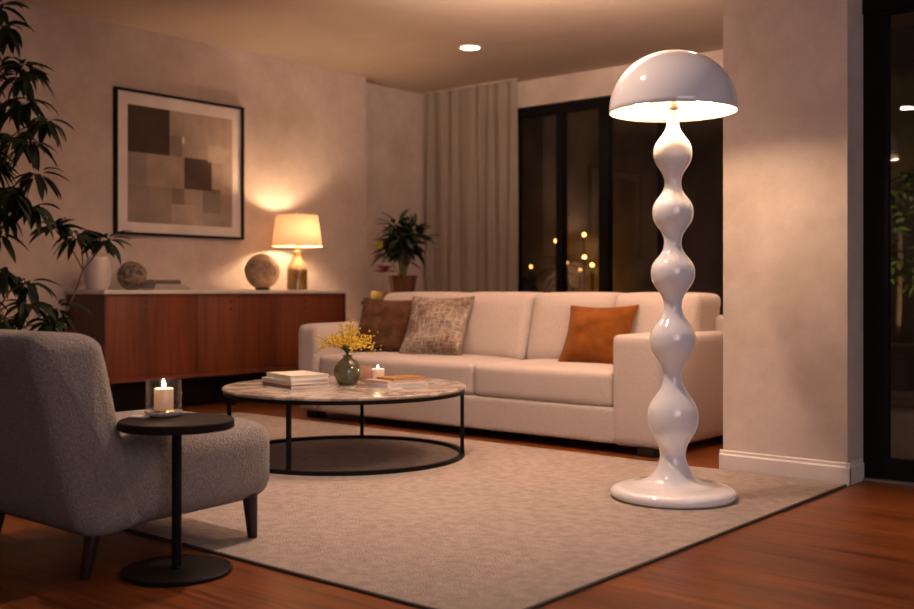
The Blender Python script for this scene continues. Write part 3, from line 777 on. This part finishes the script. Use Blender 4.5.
# a low branch that reaches in front of the sideboard and forks
br = spline([along(.5), loc3(-5.52, 2.95, .55), loc3(-5.60, 3.16, .705), loc3(-5.60, 3.262, .936)], 6)
tube(tb, br, .006, 6)
for tip in (loc3(-5.60, 3.225, 1.135), loc3(-5.60, 3.415, 1.115), loc3(-5.62, 3.10, 1.165)):
    tube(tb, spline([br[-1], (br[-1] + tip) / 2 + Vector((0, .012, .01)), tip], 4), .004, 5)
    whorl(fb, tip, 20, .155, .048, rng, (0, 0, 1), .9, -45, 50)
tip = loc3(-5.52, 3.06, .72); tube(tb, [br[8], tip], .004, 5); whorl(fb, tip, 11, .17, .042, rng, (0, 0, 1), 1.0, -40, 40)
obj('trunk', tb, M['bark'], t); obj('foliage', fb, M['leaf'], t, angle=None)

# ------------------------------------------------------------------ coffee table
CX, CY, CR = -3.80, 3.637, .600
t = thing('coffee_table', 'round marble coffee table on a thin black ring frame in front of the sofa', 'coffee table', (CX, CY, .009))
obj('table_top', lathe([(0, .330), (CR - .006, .330), (CR, .335), (CR, .342), (CR - .005, .347), (0, .347)], 96), M['marble'], t)
def ring(z0, z1, r0, r1): return lathe([(r0, z0), (r1, z0), (r1, z1), (r0, z1), (r0, z0)], 96, cap=False)
obj('top_ring', ring(.312, .3305, CR - .035, CR - .006), M['black_metal'], t)
obj('foot_ring', ring(0.0, .018, CR - .03, CR - .006), M['black_metal'], t)
for da, dl in ((-.51, -.18), (-.04, .574), (.59, .03), (0.02, -.58)):
    v = Vector((0.764, 0.645, 0)) * dl + Vector((-0.645, 0.764, 0)) * da; v.normalize(); v *= CR - .018
    a = math.atan2(v.y, v.x)
    bm = bm_box((-.009, -.009, .017), (.009, .009, .314)); bmesh.ops.rotate(bm, verts=bm.verts, cent=(0, 0, 0), matrix=Matrix.Rotation(a, 3, 'Z')); bmesh.ops.translate(bm, verts=bm.verts, vec=v)
    obj('leg', bm, M['black_metal'], t, smooth=False)
CT = .356
g = 'books on the coffee table'
LB = (-3.968, 3.466)
book('brown-spined white book at the bottom of the left coffee table stack', (LB[0] + .01, LB[1] - .01, CT), -14, .31, .22, .018, cov('brown_white_cover', (.22, .13, .08)), g)
book('white paperback in the middle of the left coffee table stack', (LB[0] - .01, LB[1], CT + .018), -12, .30, .21, .020, cov('white_cover', (.72, .67, .62)), g)
book('large white book on top of the left coffee table stack', (LB[0], LB[1] + .005, CT + .038), -16, .285, .205, .024, cov('cream_cover', (.76, .69, .58)), g)
RB = (-3.60, 3.79)
book('pale grey-white book at the bottom of the right coffee table stack', (RB[0] + .01, RB[1], CT), -12, .20, .25, .018, cov('grey_white_cover', (.62, .58, .55)), g)
book('pinkish beige book in the middle of the right coffee table stack', (RB[0] - .005, RB[1], CT + .018), -8, .19, .24, .014, cov('pink_cover', (.52, .37, .29)), g)
book('orange-brown book on top of the right coffee table stack', (RB[0] + .01, RB[1] + .03, CT + .032), -12, .15, .20, .010, cov('orange_cover', (.38, .18, .03)), g)
# small candle on the right stack
def flame_bm(h, r): return lathe([(0, 0), (r * .7, h * .15), (r, h * .32), (r * .75, h * .6), (r * .3, h * .85), (0, h)], 14)
t = thing('candle', 'small lit cream candle on the edge of the right book stack', 'candle', (-3.700, 3.765, CT + .018 + .014))
obj('wax', lathe([(0, 0), (.031, 0), (.033, .003), (.033, .045), (.030, .048), (.02, .045), (0, .043)], 28), M['wax'], t)
obj('flame', flame_bm(.015, .0038), M['flame'], t, loc=(0, 0, .050)); obj('wick', lathe([(.0012, .043), (.001, .053), (0, .053)], 6), M['wick'], t)
o = obj('glass_tumbler', lathe([(0, 0), (.034, 0), (.036, .003), (.039, .075), (.036, .075), (.033, .008), (0, .007)], 32), M['pink_glass'], loc=(-3.915, 3.895, CT))
tag(o, 'small peach glass tumbler between the flower vase and the candle', 'glass')
M['pink_glass'].node_tree.nodes['Principled BSDF'].inputs['Transmission Weight'].default_value = .2

t = thing('flower_vase', 'round smoked green glass bud vase on the marble coffee table', 'vase', (-3.82, 3.67, CT))
obj('vase_body', lathe([(p.x, p.y) for p in spline([(.030, 0), (.048, .006), (.065, .040), (.0685, .068), (.060, .098), (.040, .122), (.025, .133), (.022, .141), (.027, .149)], 5)] + [(.024, .148), (.018, .140), (.034, .118), (.055, .095), (.062, .065), (.04, .01), (0, .008)], 40), M['green_glass'], t, angle=None)
rng = random.Random(21)
t = thing('yellow_flowers', 'spray of small yellow blossoms standing in the green glass vase', 'flowers', (-3.82, 3.67, CT + .012))
sb, bb, lb = bmesh.new(), bmesh.new(), bmesh.new()
for k in range(64):
    az = rng.uniform(0, 2 * PI); sp = rng.uniform(.02, .185); top = Vector((sp * math.cos(az), sp * math.sin(az), .308 - sp * .55 + rng.uniform(-.075, .012)))
    pts = spline([(rng.uniform(-.008, .008), rng.uniform(-.008, .008), .0), (.006 * math.cos(az), .006 * math.sin(az), .145), (top.x * .55, top.y * .55, .19), top], 5)
    tube(sb, pts, .0013, 4)
    for j in range(11):
        f = rng.uniform(.70, 1.03); p = pts[min(len(pts) - 1, int(f * (len(pts) - 1)))] + Vector((rng.gauss(0, .012), rng.gauss(0, .012), rng.gauss(0, .010)))
        mm = Matrix.Translation(p) @ Euler((rng.random() * 3, rng.random() * 3, 0)).to_matrix().to_4x4() @ Matrix.Diagonal((rng.uniform(.003, .0058), rng.uniform(.003, .0058), rng.uniform(.005, .009), 1))
        bmesh.ops.create_icosphere(bb, subdivisions=1, radius=1, matrix=mm)
for k in range(16):
    a = rng.uniform(0, 6.28); leaf(lb, (0, 0, .15), (math.cos(a), math.sin(a), .8), .04, .012, .6)
obj('stems', sb, M['green_stem'], t); obj('blossoms', bb, M['yellow'], t, angle=None); obj('leaves', lb, M['leaf_out'], t, angle=None)

# ------------------------------------------------------------------ armchair (seen from behind, at the left edge)
AX0, AX1 = -3.40, -2.72
t = thing('armchair', 'grey boucle slipper armchair at the left seen from behind', 'armchair', ((AX0 + AX1) / 2, 1.85, 0))
ox, oy = t.location.x, t.location.y
seat = cushion_box((AX0 + .012 - ox, 1.66 - oy, .128), (AX1 - .012 - ox, 2.30 - oy, .393), .07, (.008, .012, .010), 18)
for v in seat.verts:
    k = max(0, (v.co.y + oy - 1.9)); 
    if v.co.z < .25: v.co.z += k * .03
obj('seat', seat, M['boucle'], t, angle=None)
outline = [(1.765, .122), (1.66, .112), (1.60, .135), (1.565, .20), (1.525, .34), (1.485, .50), (1.445, .635), (1.445, .685), (1.475, .705), (1.54, .707), (1.61, .700), (1.655, .678), (1.675, .63), (1.705, .50), (1.740, .36), (1.782, .20), (1.797, .145)]
outline = [(p.x, p.y) for p in spline(outline + [outline[0]], 4)][:-1]
# loft the outline across the width with rounded ends
bm = bmesh.new(); cols = []; cy, cz = 1.58, .42; nx = 9; rnd = .055
sta = [(0, 1)] 
st = []
for i in range(nx): 
    a = PI / 2 * i / (nx - 1); st.append((AX0 + rnd - rnd * math.cos(a), rnd * (1 - math.sin(a))))
st = st + [(AX0 + AX1 - x, ins) for x, ins in reversed(st)]
m_ = len(outline)
nrm = []
for i in range(m_):
    p, q = Vector(outline[i - 1]), Vector(outline[(i + 1) % m_]); d = (q - p).normalized(); nrm.append(Vector((d.y, -d.x)))
ctr = Vector((sum(p[0] for p in outline) / m_, sum(p[1] for p in outline) / m_))
for i in range(m_):
    if nrm[i].dot(Vector(outline[i]) - ctr) < 0: nrm[i] = -nrm[i]
for x, ins in st:
    row = []
    for i in range(m_):
        w = ((x - AX0) / (AX1 - AX0) * 2 - 1); crown = .012 * (1 - w * w) * (1 if outline[i][1] > .5 else 0)
        p = Vector(outline[i]) - nrm[i] * ins
        row.append(bm.verts.new((x - ox, p.x - oy, p.y + crown)))
    cols.append(row)
for a, b in zip(cols[:-1], cols[1:]):
    for i in range(m_): bm.faces.new((a[i], a[(i + 1) % m_], b[(i + 1) % m_], b[i]))
for row, sx in ((cols[0], -1), (cols[-1], 1)):
    prev = row; cen = sum((v.co for v in row), Vector()) / m_
    for f_, bul in ((.8, .002), (.55, .005), (.3, .007), (.1, .008)):
        nr = [bm.verts.new(cen + (v.co - cen) * f_ + Vector((sx * bul, 0, 0))) for v in row]
        for i in range(m_): bm.faces.new((prev[i], prev[(i + 1) % m_], nr[(i + 1) % m_], nr[i]))
        prev = nr
    bm.faces.new(prev)
obj('backrest', bm, M['boucle'], t, angle=50)
for x, y, lean in ((AX1 - .05, 2.215, .012), (AX0 + .06, 2.215, .012), (AX1 - .05, 1.65, -.03), (AX0 + .07, 1.65, -.03)):
    bm = lathe([(0, 0), (.014, 0), (.016, .004), (.026, .150), (0, .150)], 16)
    for v in bm.verts: v.co.y += (0.15 - v.co.z) / .15 * lean
    bmesh.ops.translate(bm, verts=bm.verts, vec=(x - ox, y - oy, 0.009 if y > 2.04 else 0))
    obj('leg', bm, M['chair_leg'], t)

# ------------------------------------------------------------------ side table
TX, TY = -2.625, 1.83
t = thing('side_table', 'round black pedestal side table beside the grey armchair', 'side table', (TX, TY, 0))
obj('table_top', lathe([(0, .424), (.163, .424), (.166, .427), (.166, .447), (.163, .450), (0, .450)], 72), M['black_wood'], t)
obj('pole', lathe([(.020, .012), (.020, .018), (.0145, .020), (.0145, .428)], 24), M['black_metal'], t)
obj('base', lathe([(0, 0), (.158, 0), (.160, .003), (.160, .010), (.156, .014), (0, .014)], 64), M['black_metal'], t)
o = obj('paper_card', bm_box((-.03, -.02, 0), (.03, .02, .0025), .0005), M['paper'], loc=(-2.757, 1.795, .450), rot=(0, 0, R(20)))
tag(o, 'thin pale card lying on the side table against the armchair back', 'card')
KX, KY = -2.745, 1.865
KX, KY = TX - .098, TY + .022
t = thing('candle_holder', 'clear glass candle holder on a scalloped glass dish on the black side table', 'candle holder', (KX, KY, .450))
bm = bmesh.new(); n = 60; rowsd = []
for r, z, w in ((0, 0, 0), (.038, 0, .4), (.048, .004, 1), (.054, .012, 1), (.053, .016, 1), (.046, .013, .5), (0, .011, 0)):
    rowsd.append([bm.verts.new((0, 0, z))] if r == 0 else [bm.verts.new(((r + .0022 * w * math.cos(15 * 2 * PI * i / n)) * math.cos(2 * PI * i / n), (r + .0022 * w * math.cos(15 * 2 * PI * i / n)) * math.sin(2 * PI * i / n), z)) for i in range(n)])
for A, B in zip(rowsd[:-1], rowsd[1:]):
    for i in range(n):
        j = (i + 1) % n
        if len(A) == 1: bm.faces.new((A[0], B[j], B[i]))
        elif len(B) == 1: bm.faces.new((A[i], A[j], B[0]))
        else: bm.faces.new((A[i], A[j], B[j], B[i]))
obj('dish', bm, M['dish'], t, angle=60)
obj('glass_cylinder', lathe([(.0505, .015), (.0525, .015), (.0525, .108), (.0515, .110), (.0505, .108), (.0505, .015)], 48, cap=False), M['clear'], t)
obj('brass_ring', lathe([(.0, .0125), (.031, .0125), (.034, .015), (.031, .0175), (.0, .0175)], 40), M['brass'], t)
t = thing('pillar_candle', 'lit cream pillar candle inside the clear glass holder on the side table', 'candle', (KX, KY, .450 + .0176))
obj('wax', lathe([(0, 0), (.027, 0), (.0285, .002), (.0285, .064), (.0265, .066), (.018, .063), (0, .061)], 40), M['wax'], t)
obj('wick', lathe([(.0013, .060), (.0011, .072), (0, .072)], 8), M['wick'], t)
obj('flame', flame_bm(.027, .0048), M['flame'], t, loc=(0, 0, .067))

# ------------------------------------------------------------------ outside the glass
struct('trim_ground', bm_box((-30, 4.8, -.12), (12, 32, -.06)), M['ground'], smooth=False)
struct('wall_garden', bm_box((-30, 13.45, -.06), (4, 13.65, 3.6)), M['concrete'], smooth=False)
lan = [(-8.30, 12.63, 1.62, 'tallest garden lantern glowing outside the window'), (-8.60, 12.37, 1.53, 'garden lantern just left of the thin window mullion'), (-7.75, 11.80, 1.27, 'garden lantern below the tallest one'),
       (-8.21, 12.70, 1.19, 'low garden lantern nearest the thick window mullion'), (-8.10, 11.9, 1.20, 'low garden lantern just right of the thin window bar'), (-8.30, 11.35, 1.14, 'leftmost garden lantern beside the curtain edge'), (-8.75, 13.2, 1.13, 'lowest garden lantern of the cluster outside the middle pane')]
for x, y, z, lb_ in lan:
    t = thing('garden_lantern', lb_, 'lantern', (x, y, -.06), 0, 'lanterns in the night garden')
    z += .06
    obj('post', lathe([(0, 0), (.05, 0), (.05, .02), (.014, .03), (.014, z - .05), (0, z - .05)], 12), M['black_metal'], t)
    bm = bmesh.new(); bmesh.ops.create_uvsphere(bm, u_segments=16, v_segments=10, radius=.019); obj('globe', bm, M['lantern' if 'tallest' in lb_ or 'mullion' in lb_ else 'lantern_dim'], t, loc=(0, 0, z))
    obj('cap', lathe([(.05, z + .025), (.03, z + .045), (0, z + .06)], 14), M['black_metal'], t)
rng = random.Random(31)
def garden_plant(name, label, loc, h, spread, n, length, width, m, trunk_h=.5):
    t = thing(name, label, 'plant', loc)
    obj('pot', lathe([(0, 0), (.16, 0), (.21, .36), (.22, .40), (.19, .40), (0, .36)], 24), M['dark_pot'], t)
    tb, fb = bmesh.new(), bmesh.new()
    tube(tb, [(0, 0, .36), (.02, .01, h * .6), (0, 0, h * .93)], .022, 6)
    for k in range(n):
        a = rng.uniform(0, 6.28); z = rng.uniform(trunk_h, h); q = spread * math.sqrt(rng.random()) * (1.0 if z < h * .75 else .6)
        whorl(fb, (q * math.cos(a), q * math.sin(a), z), 8, length, width, rng, (0, 0, 1), .9, -30, 50)
    obj('trunk', tb, M['bark'], t); obj('foliage', fb, m, t, angle=None)
garden_plant('potted_palm', 'dark potted palm silhouetted in the garden behind the window', (-7.53, 10.92, -.06), 1.30, .16, 12, .34, .035, M['leaf'], .85)
garden_plant('garden_tree', 'leafy green shrub tree seen through the glass door', (-3.05, 9.7, -.06), 1.95, .42, 34, .17, .055, M['leaf_out'], .9)
o = thing('garden_urn', 'dark urn silhouetted outside the window near the curtain edge', 'urn', (-7.6, 10.3, -.06)); obj('urn_body', lathe([(0, 0), (.12, 0), (.1, .3), (.2, .6), (.2, .75), (.1, .98), (.13, 1.05), (0, 1.05)], 24), M['dark_pot'], o)
t = thing('garden_bench', 'low timber bench outside the glass door', 'bench', (-2.35, 7.95, -.06))
obj('seat', bm_box((-.55, -.2, .42), (.75, .2, .49), .006), M['bench_wood'], t)
for x in (-.45, .65): obj('leg', bm_box((x - .05, -.17, 0), (x + .05, .17, .42), .004), M['bench_wood'], t)
sd = bpy.data.lights.new('shrub_fill_beam', 'SPOT'); sd.energy = 110; sd.color = (1.0, .76, .45); sd.spot_size = R(62); sd.shadow_soft_size = .03  # added beam without a fixture, lights the shrub tree
so = bpy.data.objects.new('shrub_fill_beam', sd); C.objects.link(so); so.location = (-2.45, 8.5, .06); so.rotation_euler = Vector((-.35, .7, .9)).to_track_quat('-Z', 'Y').to_euler()
for x in (-9.15, -8.55):
    sd = bpy.data.lights.new('wall_fill_beam', 'SPOT'); sd.energy = 30; sd.color = (1.0, .47, .10); sd.spot_size = R(85); sd.spot_blend = 1.0; sd.shadow_soft_size = .04  # warm beams added low outside, no fixtures, so the garden wall glows
    so = bpy.data.objects.new('wall_fill_beam', sd); C.objects.link(so); so.location = (x, 13.1, .06); so.rotation_euler = Vector((0, .25, 1.0)).to_track_quat('-Z', 'Y').to_euler()
